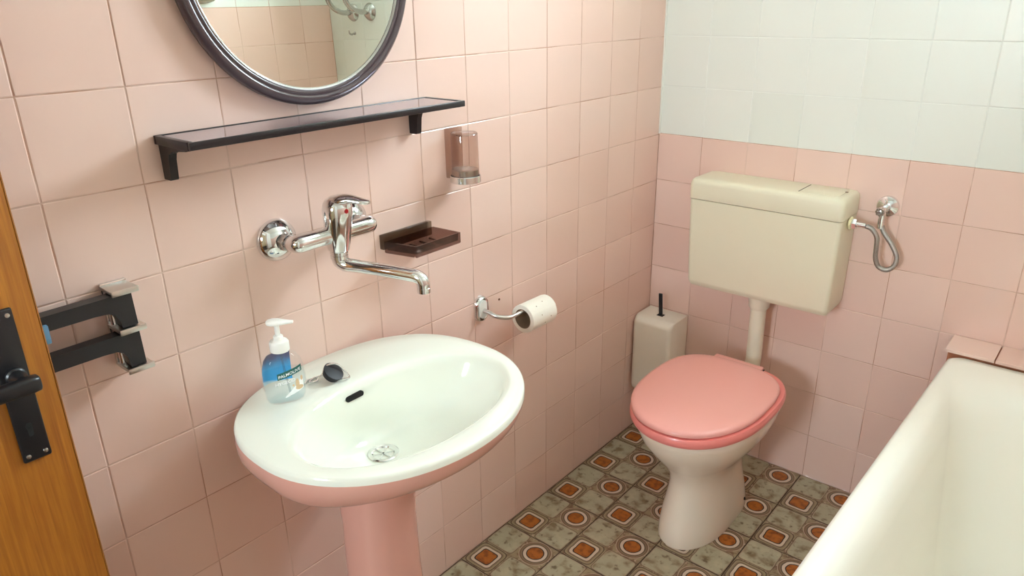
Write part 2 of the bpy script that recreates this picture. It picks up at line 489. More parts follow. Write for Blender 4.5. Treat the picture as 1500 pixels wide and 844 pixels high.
# tiled ledge between bath and back wall
led = struct('trim_3', MB().box((.936, -.104, .0), (XR, -.0, .5955)), TERRA)
lx = [.9275, 1.0405, 1.1895, 1.3385, 1.4875, 1.6365, XR]
for a, b in zip(lx[:-1], lx[1:]):
    w, h = b - a - .003, .110
    o = bpy.data.objects.new('tile', tile_mesh(w, h, PINK)); COL.objects.link(o); o.parent = led
    o.matrix_local = frame((1, 0, 0), (0, 1, 0), (0, 0, 1), ((a + b) / 2, -.0565, .6035))

# ================================================================ TOILET
TX = .430
toi = empty('toilet', (TX, -.4, 0), 'off-white floor-standing toilet with pink closed lid beside the bathtub', 'toilet')
def egg(cx, yb, yf, hw, z, N=64, nb=2.6, nf=2.1, mid=.5):
    """outline with its back at yb, front at yf and largest half width hw"""
    ym = yb + (yf - yb) * mid; r = []
    for k in range(N):
        t = 2 * math.pi * k / N; c, s_ = math.cos(t), math.sin(t)
        n = nb if s_ > 0 else nf
        y = ym + (abs(yb - ym) if s_ > 0 else abs(yf - ym)) * math.copysign(abs(s_) ** (2 / n), s_)
        r.append(Vector((cx + hw * math.copysign(abs(c) ** (2 / n), c), y, z)))
    return r
S = [(-.222, -.572, .0920, .0), (-.220, -.574, .0930, .006), (-.222, -.568, .0920, .04), (-.226, -.558, .0880, .08), (-.229, -.548, .0825, .115), (-.230, -.540, .0785, .150), (-.230, -.537, .0785, .18), (-.224, -.545, .0855, .215),
     (-.205, -.572, .108, .252), (-.190, -.610, .137, .295), (-.18, -.640, .158, .335), (-.175, -.656, .169, .370), (-.175, -.661, .172, .392), (-.178, -.658, .169, .399)]
MB().loft([egg(TX, a, b, w, z, nb=2.8 + 1.6 * max(0, 1 - z / .16), nf=2.15, mid=.48) for a, b, w, z in S]).build('bowl', CERAM_T, toi, ang=60)
# floor fixing screws
for sx in (1, -1):
    MB().lathe([(.005, 0), (.0045, .002), (.002, .003)], (TX + sx * .0905, -.285, .040), (sx, 0, .25), 10).build('screw_cap', DARK, toi)
# seat ring
so, si = [], []
sp = dict(nb=3.1, nf=2.15, mid=.47)
ro = [(0.0, .402), (.004, .409), (.004, .419), (.0, .4265)]
rings = [egg(TX - .001, -.180 + e * .5, -.679 - e, .177 + e, z, **sp) for e, z in ro]
rings += [egg(TX - .001, -.245, -.60, .115, .4265, **sp), egg(TX - .001, -.245, -.60, .115, .402, **sp)]
MB().loft(rings, closed=True).build('seat', SEATD, toi, ang=40)
lr = [(-.010, .428), (-.004, .4305), (-.003, .437), (-.007, .4425), (-.016, .4455), (-.05, .4485), (-.09, .4500), (-.14, .4505)]
lid = MB().loft([egg(TX - .006, -.205 + e * .8, -.680 - e, .178 + e, z, nb=3.0, nf=2.15, mid=.45) for e, z in lr]).build('lid', SEATP, toi, ang=50)
MB().box((.345, -.262, .4275), (.495, -.183, .4375), .003, 3).build('hinge_tongue', SEATP, lid)
for sx in (-1, 1):
    MB().box((.42 + sx * .0765 - .0012, -.225, .4268), (.42 + sx * .0765 + .0012, -.1835, .4300)).build('hinge_gap', DARK, toi, False)
# cistern
cis = empty('cistern', (.415, 0, .627), 'cream plastic flush tank mounted on the pink tiled wall above the toilet', 'cistern')
def cbox(x0, x1, y0, y1, r, z):
    out = []
    for cx, cy, a0, rr in ((x1, y1, 0, .004), (x0, y1, 90, .004), (x0, y0, 180, r), (x1, y0, 270, r)):
        sx = -1 if cx == x1 else 1; sy = -1 if cy == y1 else 1
        for k in range(7):
            a = math.radians(a0 + 15 * k)
            out.append(Vector((cx + sx * rr + rr * math.cos(a), cy + sy * rr + rr * math.sin(a), z)))
    return out
CB = [(.206, .626, -.120, .615, .01), (.202, .630, -.127, .625, .012), (.199, .632, -.1290, .634, .013), (.1930, .634, -.131, .760, .014), (.1885, .6355, -.132, .8915, .014)]
MB().loft([cbox(a, b, y, -.0005, r, z) for a, b, y, z, r in CB]).build('tank', CISTERN, cis, ang=50)
CL = [(.1875, .6365, -.133, .8935, .014), (.1865, .637, -.134, .897, .015), (.1860, .637, -.1345, .938, .016), (.1885, .6345, -.132, .948, .018), (.195, .628, -.1255, .9535, .016), (.21, .616, -.11, .9550, .012)]
MB().loft([cbox(a, b, y, -.0005, r, z) for a, b, y, z, r in CL]).build('tank_lid', CISTERN, cis, ang=40)
MB().box((.505, -.106, .9485), (.612, -.014, .9568), .003).build('flush_plate', CISTERN, cis)
MB().box((.5025, -.108, .9545), (.5045, -.012, .9556)).build('seam', DARK, cis, False)
MB().box((.609, -.050, .9566), (.617, -.045, .9572)).build('seam', DARK, cis, False)
MB().lathe([(.014, 0), (.014, .008)], (.638, -.072, .879), (1, 0, 0), 8).lathe([(.0185, .003), (.0185, .008)], (.638, -.072, .879), (1, 0, 0), 8).build('inlet_nut', simple('yellowed_plastic', C(226, 216, 172), .4), cis)
fp = [(.4165, -.072, .612), (.4175, -.072, .50), (.419, -.074, .39), (.420, -.10, .345), (.421, -.14, .325), (.422, -.172, .318)]
MB().tube(fp, .0235, 24, 6).build('flush_pipe', PIPEW, cis)
MB().lathe([(.026, -.044), (.0315, -.036), (.0325, -.01), (.0355, -.008), (.0355, .012)], (.4165, -.072, .614), n=28).build('pipe_collar', PIPEW, cis)
# water valve and hose
val = empty('angle_valve', (.710, 0, .9215), 'chrome angle valve with braided hose on the pink wall right of the cistern', 'valve')
MB().lathe([(.0290, 0), (.0290, .002), (.027, .008), (.020, .0125), (.012, .0145), (.011, .015)], (.711, 0, .9235), (0, -1, 0), 36).build('escutcheon', CHROME, val)
MB().lathe([(.0085, 0), (.0085, .03), (.0105, .031), (.0105, .052), (.0075, .054)], (.711, -.012, .9235), (0, -1, 0), 20).tube([(.711, -.047, .920), (.711, -.047, .892)], [.0085, .0075], 14).build('valve_body', CHROME, val)
kn = MB()
for k in range(8): kn.lathe([(.0042, 0), (.0045, .012), (.003, .015)], (.711 + .0078 * math.cos(k * math.pi / 4), -.066, .9235 + .0078 * math.sin(k * math.pi / 4)), (0, -1, 0), 8)
kn.lathe([(.009, 0), (.009, .014), (.004, .016)], (.711, -.064, .9235), (0, -1, 0), 16).build('knob', CHROME_D, val)
hp = [(.682, -.072, .8785), (.697, -.071, .873), (.712, -.068, .852), (.714, -.064, .822), (.716, -.060, .79), (.727, -.056, .767), (.747, -.053, .762), (.763, -.052, .777), (.765, -.051, .802), (.748, -.049, .832), (.726, -.048, .858), (.7135, -.047, .880), (.711, -.047, .893)]
MB().tube(hp, .0066, 12, 6).build('hose', BRAID, val)
MB().lathe([(.0150, 0), (.0150, .012)], (.6455, -.072, .879), (1, 0, 0), 6).lathe([(.0075, 0), (.0075, .024)], (.657, -.072, .879), (1, 0, 0), 16).build('hose_fitting', CHROME, val)
MB().tube([(.711, -.047, .897), (.711, -.047, .872)], .0085, 12).build('hose_fitting', CHROME, val)
# toilet brush set
hold = empty('brush_holder', (.08, 0, .172), 'white plastic wall-mounted toilet brush box in the corner', 'brush holder')
def bh(x0, x1, yf, yb, z, r=.016):
    return [p for p in [Vector((x1, yb, z)), Vector((x0, yb, z))]] + [Vector((x0 + r - r * math.cos(math.radians(15 * k)), yf + r - r * math.sin(math.radians(15 * k)), z)) for k in range(7)] + [Vector((x1 - r + r * math.sin(math.radians(15 * k)), yf + r - r * math.cos(math.radians(15 * k)), z)) for k in range(7)]
HS = [(.012, .146, -.112, .172), (.008, .150, -.118, .178), (.0065, .151, -.121, .19), (.0065, .151, -.121, .425)]
for k in range(1, 7):
    a = math.radians(15 * k); HS.append((.0065, .151, -.121 + .024 * (1 - math.cos(a)), .425 + .024 * math.sin(a)))
MB().loft([bh(a, b, y, -.001, z) for a, b, y, z in HS]).build('box', BRUSHW, hold, ang=50)
MB().box((.066, -.066, .4485), (.089, -.046, .4497)).build('slot', DARK, hold, False)
br = empty('toilet_brush', (.076, -.056, .40), 'black toilet brush handle sticking out of the white wall box', 'brush')
MB().box((-.0065, -.003, 0), (.0065, .003, .078), .0015, 2, Matrix.Translation((.0775, -.056, .4495)) @ Matrix.Rotation(math.radians(-4), 4, 'Y')).build('handle', BLACKP, br)
MB().box((-.005, -.003, -.15), (.005, .003, .001), .0015, 2, Matrix.Translation((.0775, -.056, .4490))).build('shaft', BLACKP, br)

# ================================================================ WASHBASIN
SX, SY, SZ = .235, -1.375, .780
sink = empty('washbasin', (SX, SY, 0), 'oval washbasin, white inside and pink outside, on a pink pedestal', 'washbasin')
NS = 96
def so_ring(k, z, sx=1.0, nb=2.5):
    r = []
    for i in range(NS):
        t = 2 * math.pi * i / NS; c, s_ = math.cos(t), math.sin(t)
        n = nb if c < 0 else 2.05
        a, b = .233, .269
        r.append(Vector((SX + k * a * math.copysign(abs(c) ** (2 / n), c) * (1 if c > 0 else sx), SY + k * b * math.copysign(abs(s_) ** (2 / n), s_), z)))
    return r
def si_ring(ka, kb, z, cx=.290, cy=-1.372, n=2.1):
    return [Vector((p.x, p.y, z)) for p in sup(cx, cy, ka, kb, n, NS)]
top = [so_ring(1.0, .7665), so_ring(1.0, .7745), so_ring(.994, .7795), so_ring(.982, .7815)]
def lerp(a, b, f, z): return [Vector((p.x * (1 - f) + q.x * f, p.y * (1 - f) + q.y * f, z)) for p, q in zip(a, b)]
I0 = si_ring(.141, .226, 0, .279)
top += [lerp(top[3], I0, .35, .7815), lerp(top[3], I0, .75, .7812), lerp(top[3], I0, .93, .7795), si_ring(.137, .221, .7745, .2785)]
top += [si_ring(.132, .215, .760, .277), si_ring(.124, .204, .738, .274), si_ring(.111, .185, .712, .266), si_ring(.092, .152, .687, .250), si_ring(.068, .105, .667, .232), si_ring(.042, .058, .656, .221), si_ring(.026, .026, .652, .217, -1.388, 2.0)]
MB().loft(top, False, True).build('basin', CERAM, sink, ang=70)
und = []
for z, kx, ky, nb in ((.7667, .9995, .9995, 2.5), (.757, .992, .997, 2.6), (.742, .965, .985, 2.75), (.727, .915, .965, 2.95), (.712, .84, .94, 3.2), (.698, .74, .90, 3.4), (.685, .61, .85, 3.6), (.674, .48, .78, 3.8), (.664, .39, .66, 4), (.655, .32, .48, 4), (.646, .28, .36, 3)):
    ring = []
    for i in range(NS):
        t = 2 * math.pi * i / NS; c, s_ = math.cos(t), math.sin(t)
        n = nb if c < 0 else 2.05
        ring.append(Vector((max(.001, SX + (kx if c > 0 else 1.0) * .233 * math.copysign(abs(c) ** (2 / n), c)), SY + ky * .269 * math.copysign(abs(s_) ** (2 / n), s_), z)))
    und.append(ring)
MB().loft(und, False, True).build('underside', CERAM_P, sink, ang=70)
pdl = []
for z, a, b in ((.6495, .076, .083), (.63, .074, .080), (.57, .073, .078), (.48, .070, .073), (.35, .072, .075), (.2, .079, .083), (.08, .090, .095), (.02, .097, .104), (.0, .098, .105)):
    pdl.append(sup(.168, SY, a, b, 2.3, 48, z))
MB().loft(list(reversed(pdl))).build('pedestal', CERAM_P, sink, ang=60)
MB().lathe([(.026, -.003), (.030, .0005), (.0305, .003), (.028, .0045), (.022, .0035), (.0195, .0005), (.0195, -.004)], (.217, -1.388, .652), n=36, cap=False).build('drain_ring', CHROME, sink)
MB().lathe([(.0, -.002), (.0205, -.002)], (.217, -1.388, .653), n=24).build('drain_hole', DARK, sink)
for a in (0, 60, 120):
    MB().box((-.019, -.0013, 0), (.019, .0013, .002), 0, 1, Matrix.Translation((.217, -1.388, .652)) @ Matrix.Rotation(math.radians(a), 4, 'Z')).build('strainer_bar', CHROME, sink, False)
sl = MB()
ring = []
for k in range(24):
    a = 2 * math.pi * k / 24; ring.append((math.copysign(.0155, math.cos(a)) + .0055 * math.cos(a), .0055 * math.sin(a)))
slm = frame(Vector((.0, 1, 0)), Vector((-.14, 0, .99)), Vector((.99, 0, .14)), (.1468, -1.391, .7545))
sl.loft([[slm @ Vector((u, v, h)) for u, v in ring] for h in (-.004, .0035)])
sl.build('overflow_slot', DARK, sink)

# plug and chain
pl = empty('basin_plug', (.1, -1.405, .7815), 'black rubber plug with beaded chain lying on the washbasin rim', 'plug')
pm = Matrix.Translation((.104, -1.405, .7955)) @ Matrix.Rotation(math.radians(24), 4, 'Z') @ Matrix.Rotation(math.radians(38), 4, 'Y')
def xf(mb, M):
    bmesh.ops.transform(mb.bm, matrix=M, verts=mb.bm.verts); return mb
xf(MB().lathe([(.0, -.007), (.0165, -.007), (.0175, -.003), (.0185, .003), (.0205, .0045), (.0205, .007), (.014, .0085), (.0, .009)], (0, 0, 0), n=28), pm).build('stopper', simple('black_rubber', C(22, 20, 26), .5), pl)
ch = MB()
cp = [(.080, -1.452, .784), (.072, -1.440, .784), (.080, -1.425, .785), (.090, -1.432, .785), (.083, -1.443, .785), (.077, -1.43, .786), (.088, -1.418, .792), (.094, -1.413, .808), (.100, -1.403, .8135), (.106, -1.393, .811), (.112, -1.385, .800), (.121, -1.379, .7845), (.126, -1.386, .784), (.121, -1.396, .784)]
P_, R_ = catmull([Vector(p) for p in cp], [1] * len(cp), 5)
for p in P_: ch.lathe([(0, -.0024), (.0018, -.0015), (.0023, 0), (.0018, .0015), (0, .0024)], p, n=6)
tag(ch.build('bead_chain', CHROME, pl), kind='stuff')

# soap bottle
BO = Vector((.098, -1.504, SZ + .0015))
bot = empty('soap_bottle', BO, 'clear pump soap bottle with blue and green label on the washbasin rim', 'bottle')
bu = Vector((.42, .907, 0)).normalized(); bn = Vector((bu.y, -bu.x, 0))
BS = [(0.0, .029, .016), (.003, .033, .0195), (.010, .0362, .0215), (.030, .0385, .0225), (.052, .0388, .0225), (.070, .0365, .0215), (.082, .0325, .0195), (.091, .026, .017), (.097, .018, .0145), (.100, .0135, .0125), (.106, .0125, .0122)]
def bdim(h):
    for (h0, a0, b0), (h1, a1, b1) in zip(BS[:-1], BS[1:]):
        if h0 <= h <= h1:
            f = (h - h0) / (h1 - h0); return a0 + (a1 - a0) * f, b0 + (b1 - b0) * f
    return BS[-1][1:]
def bring(h, ka=0.0, N=40, n=2.4):
    a, b = bdim(h); a -= ka; b -= ka; r = []
    for k in range(N):
        t = 2 * math.pi * k / N; c, s_ = math.cos(t), math.sin(t)
        r.append(BO + bu * (a * math.copysign(abs(c) ** (2 / n), c)) + bn * (b * math.copysign(abs(s_) ** (2 / n), s_)) + Vector((0, 0, h)))
    return r
MB().loft([bring(h) for h, a, b in BS]).build('bottle_body', CLEARP, bot, ang=60)
MB().loft([bring(h, .0016) for h in (.004, .010, .030, .045, .058)]).build('liquid', LIQ, bot, ang=60)
def bsurf(u, h, eps, side=1, n=2.4):
    a, b = bdim(h); q = max(0.0, 1 - (abs(u) / a) ** n) ** (1 / n)
    return BO + bu * u + bn * (side * (b * q + eps)) + Vector((0, 0, h))
def patch(name, fu, mat, side=1, eps=.0006, nu=14, nv=14, parent=bot):
    """printed patch on the bottle: fu(s, t) -> (u, h), s and t in 0..1"""
    vs, fs, uv = [], [], []
    for j in range(nv + 1):
        for i in range(nu + 1):
            s_, t_ = i / nu, j / nv; u, h = fu(s_, t_)
            vs.append(bsurf(u, h, eps, side) - BO); uv.append((s_, t_))
    for j in range(nv):
        for i in range(nu):
            k = j * (nu + 1) + i; fs.append((k, k + 1, k + nu + 2, k + nu + 1))
    me = bpy.data.meshes.new(name); me.from_pydata([tuple(v) for v in vs], [], fs); me.update()
    ul = me.uv_layers.new()
    for lp in me.loops: ul.data[lp.index].uv = uv[lp.vertex_index]
    me.materials.append(mat); o = bpy.data.objects.new(name, me); COL.objects.link(o); o.parent = parent
    for p in me.polygons: p.use_smooth = True
    return o
def back_lab(s_, t_):
    h = .030 + .060 * t_; w = bdim(h)[0] * .93
    lo, hi = -w, min(w, .017)
    return lo + (hi - lo) * s_, h
patch('back_label', back_lab, LABEL, -1, -.0012)
def flag(s_, t_): u = -.0135 + .0440 * s_; return u, .0515 + .0120 * t_ + .22 * (u + .0135)
patch('brand_flag', flag, GREEN, 1, .0005)
def swoosh(s_, t_):
    u = -.004 + .035 * s_; lo = .014 + .012 * s_; hi = lo + .003 + .022 * s_ ** 1.2
    return u, lo + (hi - lo) * t_
patch('label_swoosh', swoosh, PRINTW, 1, .0004)
def blob(cx, ch_, rx, rh): 
    return lambda s_, t_: (cx + rx * (2 * s_ - 1) * math.sqrt(max(.02, 1 - (2 * t_ - 1) ** 2)), ch_ + rh * (2 * t_ - 1))
for cx, hh, rx, rh in ((.020, .038, .0035, .011), (.023, .030, .007, .0045), (.0285, .047, .0020, .005), (.0125, .0365, .002, .0022)): patch('label_motif', blob(cx, hh, rx, rh), BEIGE, 1, .0007, 8, 8)
def text_on(body, u0, h0, size, slope, mat, name, eps):
    cu = bpy.data.curves.new('txt', 'FONT'); cu.body = body; cu.size = size
    cu.offset = size * .012
    to = bpy.data.objects.new('txt', cu); COL.objects.link(to)
    dg = bpy.context.evaluated_depsgraph_get(); dg.update()
    me = bpy.data.meshes.new_from_object(to.evaluated_get(dg)); bpy.data.objects.remove(to); bpy.data.curves.remove(cu)
    me.name = name; wmax = max(v.co.x for v in me.vertices)
    for v in me.vertices:
        u = u0 + v.co.x; h = h0 + v.co.y + slope * v.co.x; v.co = bsurf(u, h, eps) - BO
    me.materials.clear(); me.materials.append(mat)
    o = bpy.data.objects.new(name, me); COL.objects.link(o); o.parent = bot
    return o, wmax
text_on('PALMOLIVE', -.0118, .0545, .0079, .22, PRINTW, 'brand_lettering', .0011)
text_on('HYGECO', -.0185, .0405, .0086, .14, PRINTW, 'small_lettering', .0010)
bz = BO + Vector((0, 0, 0))
MB().lathe([(.0165, .100), (.0172, .101), (.0172, .116), (.0155, .1195), (.0105, .121), (.0088, .1215), (.0088, .128), (.0075, .1295), (.0045, .130), (.0045, .150)], bz, n=32).build('pump_collar', WHITEP, bot)
hd = []
for s_, w, z0, z1 in ((-.0175, .004, .1525, .1575), (-.015, .0095, .1505, .1595), (-.008, .0125, .149, .161), (.002, .012, .149, .161), (.011, .0085, .150, .1598), (.020, .0052, .1515, .1585), (.0285, .0038, .152, .1578), (.0295, .0032, .1525, .1573)):
    dv = Vector((.72, .69, 0)).normalized(); pv = Vector((dv.y, -dv.x, 0))
    hd.append([bz + dv * s_ + pv * (w * math.cos(2 * math.pi * k / 16)) + Vector((0, 0, (z0 + z1) / 2 + (z1 - z0) / 2 * math.sin(2 * math.pi * k / 16))) for k in range(16)])
MB().loft(hd).build('pump_head', WHITEP, bot, ang=60)
MB().tube([bz + Vector((0, 0, .1)), bz + Vector((0.002, .003, .05)), bz + Vector((.004, .008, .006))], .0022, 8, 4).build('dip_tube', clear('tube_plastic', (.85, .87, .88), .1), bot)

# ================================================================ MIXER TAP
tap = empty('mixer_tap', (.0, -1.338, 1.054), 'chrome wall-mounted single-lever mixer tap above the washbasin', 'tap')
for y in (-1.423, -1.253):
    MB().lathe([(.0405, 0), (.0405, .003), (.038, .010), (.022, .022), (.0165, .0245), (.014, .025)], (0, y, 1.050), (1, 0, 0), 40).build('escutcheon', CHROME, tap)
    MB().lathe([(.0115, 0), (.0115, .012)], (.02, y, 1.051), (1, 0, 0), 20).lathe([(.0165, .0), (.0165, .014)], (.029, y, 1.051), (1, 0, 0), 6).lathe([(.0145, 0), (.0145, .01)], (.042, y, 1.052), (1, 0, 0), 20).build('union_nut', CHROME_D, tap)
    s_ = -1 if y < -1.338 else 1
    MB().tube([(.045, y, 1.052), (.060, y, 1.053), (.0675, y - s_ * .004, 1.0535), (.070, y - s_ * .014, 1.054), (.071, -1.338 + s_ * .02, 1.054)], [.0145, .0160, .0170, .0172, .0165], 24, 5).lathe([(.0168, 0), (.0160, .006), (.010, .009), (0.0, .010)], (.066, y - s_ * .006, 1.0535), (0, s_, 0), 24).build('inlet_arm', CHROME, tap)
ta = Vector((.10, .0, .995)).normalized()
MB().lathe([(.0175, -.033), (.0205, -.030), (.0225, -.018), (.0244, .0), (.0264, .02), (.0272, .036), (.0272, .040)], (.076, -1.337, 1.054), ta, 36).build('body', CHROME, tap)
MB().lathe([(.0282, .0405), (.0282, .050), (.0266, .059), (.022, .067), (.014, .073), (.006, .0755), (0, .076)], (.076, -1.337, 1.054), ta, 36).build('cap', CHROME, tap)
le = []
for f, w, th, z in ((-.024, .010, .006, 1.112), (-.012, .0175, .011, 1.1165), (.0, .0190, .012, 1.1200), (.015, .0180, .0105, 1.1230), (.027, .0155, .0080, 1.1245), (.038, .0138, .0062, 1.1238), (.050, .0120, .005, 1.1220), (.060, .0095, .0045, 1.1210), (.066, .004, .003, 1.1212)):
    d = Vector((.93, .37, 0)).normalized(); p = Vector((d.y, -d.x, 0)); o = Vector((.085, -1.337, z)) + d * f
    le.append([o + p * (w * math.cos(2 * math.pi * k / 20)) + Vector((0, 0, th * math.sin(2 * math.pi * k / 20))) for k in range(20)])
MB().loft(le).build('lever', CHROME, tap, ang=60)
MB().lathe([(.0045, 0), (.0040, .0012), (0, .0016)], (.1085, -1.3375, 1.1035), (1, 0.0, -.1), 14).build('temperature_dot', RED, tap)
MB().lathe([(.0172, 0), (.0172, .006), (.0158, .007), (.0158, .009), (.0172, .010), (.0172, .020)], (.0725, -1.337, 1.006), (0, 0, 1), 28).build('swivel_collar', CHROME, tap)
spp = [(.0725, -1.337, 1.010), (.0735, -1.3365, 1.000), (.084, -1.332, .993), (.105, -1.323, .9915), (.15, -1.3045, .9895), (.20, -1.284, .9855), (.222, -1.275, .9825), (.2305, -1.2715, .974), (.2315, -1.271, .962)]
MB().tube(spp, [.0150, .0152, .0140, .0128, .0122, .0122, .0126, .0128, .0126], 20, 6).build('spout', CHROME, tap)
MB().lathe([(.0110, 0), (.0128, .001), (.0128, .010), (.012, .011)], (.2316, -1.271, .9525), n=28).build('aerator', CHROME, tap)

# ================================================================ ROUND MIRROR
MR, MCY, MCZ = .242, -1.311, 1.529
tilt = Matrix.Translation((.004, MCY, MCZ)) @ Matrix.Rotation(math.radians(-.83), 4, 'Y')
mir = empty('round_mirror', (0, MCY, MCZ), 'round wall mirror in a dark smoky plastic frame above the shelf', 'mirror')
xf(MB().lathe([(.238, .002), (.242, .006), (.2425, .012), (.240, .018), (.235, .0225), (.230, .024), (.2265, .0225), (.2245, .0190), (.2225, .0200), (.2195, .0205), (.2165, .0185), (.2150, .0150), (.2150, .002)], (0, 0, 0), (1, 0, 0), 128, False), tilt).build('frame', SMOKE_F, mir, ang=50)
xf(MB().lathe([(.2170, .0182), (.2150, .0192), (.2128, .0182), (.2118, .0155)], (0, 0, 0), (1, 0, 0), 128, False), tilt).build('inner_rim', CHROME_D, mir, ang=50)
xf(MB().poly([(.015, .216 * math.cos(2 * math.pi * k / 96), .216 * math.sin(2 * math.pi * k / 96)) for k in range(96)], [tuple(range(96))]), tilt).build('mirror_glass', MIRR, mir, False)
xf(MB().lathe([(.2155, .0), (.2155, .0135)], (0, 0, 0), (1, 0, 0), 64), tilt).build('backing', DARK, mir, False)

# ================================================================ SHELF
sh = empty('bathroom_shelf', (0, -1.316, 1.27), 'long dark smoked plastic shelf on the wall under the round mirror', 'shelf')
SY0, SY1, SD, ZT = -1.613, -1.022, .118, 1.270
MB().box((.006, SY0 + .008, ZT - .0095), (SD - .008, SY1 - .008, ZT - .0010)).build('shelf_glass', SHELFT, sh, False)
sf = MB().box((SD - .008, SY0, ZT - .012), (SD, SY1, ZT), .0015).box((.001, SY0, ZT - .014), (.0075, SY1, ZT), .0012)
sf.build('long_rail', RAIL, sh)
for y in (SY0, SY1 - .010):
    MB().box((.0076, y, ZT - .014), (SD - .0102, y + .010, ZT), .0012).build('end_rail', RAIL, sh)
for y in (SY0 + .006, SY1 - .052):
    b = MB()
    pf = [(.001, ZT - .0142), (.088, ZT - .0142), (.088, ZT - .0175), (.044, ZT - .022), (.031, ZT - .028), (.027, ZT - .038), (.0235, ZT - .069), (.0215, ZT - .071), (.001, ZT - .071)]
    b.loft([[Vector((px, yy, pz)) for px, pz in pf] for yy in (y, y + .013)])
    b.build('bracket', RAIL, sh, ang=25)

# ================================================================ CUP, SOAP DISH
cy = -.956; cx = .047
cuph = empty('cup_holder', (0, cy, 1.08), 'chrome ring cup holder with smoky wall plate on the pink tiles', 'cup holder')
MB().box((.0005, -.972, 1.0835), (.012, -.925, 1.1955), .002).build('wall_plate', SMOKE, cuph)
MB().lathe([(.0338, 0), (.0352, .001), (.0352, .0145), (.0340, .0155), (.0325, .0145), (.0325, .002), (.0300, 0.0)], (cx, cy, 1.0785), n=48, cap=False).build('ring', CHROME, cuph)
MB().lathe([(0, 0), (.0328, 0)], (cx, cy, 1.0800), n=40).build('ring_base', CHROME_D, cuph)
cup = empty('tumbler', (cx, cy, 1.0815), 'smoky translucent tumbler standing upside down in the chrome ring holder', 'cup')
MB().lathe([(.0310, .0), (.0318, .001), (.0318, .02), (.0312, .06), (.0305, .102), (.0290, .107), (.024, .1095), (.0, .110)], (cx, cy, 1.0815), n=48, cap=False).build('wall', SMOKE, cup)
MB().lathe([(.0295, .001), (.0300, .022), (.0302, .0255), (.0270, .0265), (.014, .022), (0, .022)], (cx, cy, 1.0820), n=48, cap=False).build('inner_collar', CHROME_D, cup)
MB().lathe([(.0302, .1030), (.0310, .1045), (.0300, .1065), (.0285, .1078)], (cx, cy, 1.0815), n=48, cap=False).build('rim', clear('cup_edge', (.75, .7, .68), .05, ior=1.9), cup)
sd = empty('soap_dish', (0, -1.10, .96), 'dark smoky rectangular soap dish fixed to the wall beside the tap', 'soap dish')
MB().box((.0005, -1.180, .9665), (.013, -1.036, .9990), .002).build('wall_plate', clear('grey_clear_plate', (.55, .50, .44), .1), sd)
d0 = lambda i, z: [Vector((.014 + i, -1.178 + i, z)), Vector((.094 - i, -1.160 + i * .9, z)), Vector((.094 - i, -1.028 - i * .9, z)), Vector((.014 + i, -1.034 - i, z))]
MB().loft([d0(.002, .9600), d0(0, .962), d0(0, .9855), d0(.0035, .9855), d0(.0045, .9665)]).build('tray', SMOKE_D, sd, False)
for k in range(4):
    y = -1.150 + .029 * k
    MB().box((.030, y - .0022, .9662), (.078, y + .0022, .9695), .0008).build('rib', SMOKE_D, sd)

# ================================================================ PAPER HOLDER
tp = empty('paper_holder', (0, -.874, .728), 'chrome toilet paper holder with oval wall plate and curved arm', 'paper holder')
ov = lambda k, x: [Vector((x, -.874 + .0215 * k * math.cos(2 * math.pi * i / 40), .7275 + (.0105 if math.sin(2 * math.pi * i / 40) > 0 else -.0105) * 1 + .0225 * k * math.sin(2 * math.pi * i / 40))) for i in range(40)]
MB().loft([ov(1.12, .0005), ov(1.12, .004), ov(1.0, .011), ov(.88, .0135), ov(.78, .0125)]).build('plate', CHROME, tp, ang=30)
MB().loft([ov(.62, .012), ov(.62, .0140), ov(.52, .0146)]).build('plate_inlay', simple('white_inlay', C(222, 222, 214), .3), tp)
MB().tube([(.013, -.874, .7245), (.030, -.872, .7225), (.052, -.866, .7155), (.069, -.850, .7115), (.076, -.828, .7110), (.077, -.76, .7115), (.077, -.700, .712)], [.0058, .0055, .0055, .0055, .0055, .0055, .0055], 16, 6).build('arm', STEEL, tp)
roll = empty('toilet_roll', (.077, -.745, .693), 'white embossed toilet paper roll hanging on the chrome arm', 'toilet roll')
ra = Vector((.03, 1, -.0)).normalized(); rc = Vector((.0775, -.796, .6912))
MB().lathe([(.0266, .0), (.0368, .0), (.0378, .001), (.0378, .095), (.0368, .096), (.0266, .096)], rc, ra, 48, False).build('paper', PAPER, roll, ang=40)
MB().lathe([(.0266, .0005), (.0255, .0), (.0255, .096), (.0266, .0955)], rc, ra, 36, False).build('core', CARD, roll, ang=40)
el = Vector((.86, 0, .51)); el = (el - ra * el.dot(ra)).normalized(); tl = ra.cross(el)
sh_v = []
for k in range(8):
    a = math.radians(-70 + 10 * k); rr = .0384
    e = el * math.cos(a) + tl * math.sin(a)
    sh_v.append([rc + ra * .0005 + e * rr, rc + ra * .0955 + e * rr])
vs = [p for q_ in sh_v for p in q_]
n0 = len(vs); vs += [p - (p - rc - ra * (p - rc).dot(ra)).normalized() * .0012 for p in vs]
fs = [(2 * k, 2 * k + 1, 2 * k + 3, 2 * k + 2) for k in range(7)] + [(14, 15, n0 + 15, n0 + 14), (0, 1, n0 + 1, n0)]
MB().poly(vs, fs).build('loose_sheet', PAPER, roll, ang=60)
for h_, a in ((.035, 15), (.070, 35), (.03, -25), (.06, -35), (.05, 55)):
    e = (el * math.cos(math.radians(a)) + tl * math.sin(math.radians(a)))
    MB().lathe([(.0016, 0), (.0010, .0006)], rc + ra * h_ + e * .0383, e, 8).build('emboss_dot', CARD, roll)
tag(MB().lathe([(.0032, 0), (.0030, .001), (0, .0012)], (.0002, -.7985, .7275), (1, 0, 0), 10).build('wall_plug', simple('brown_plug', C(120, 74, 50), .9), None), 'small brown wall plug in the pink tile above the toilet roll', 'wall plug')

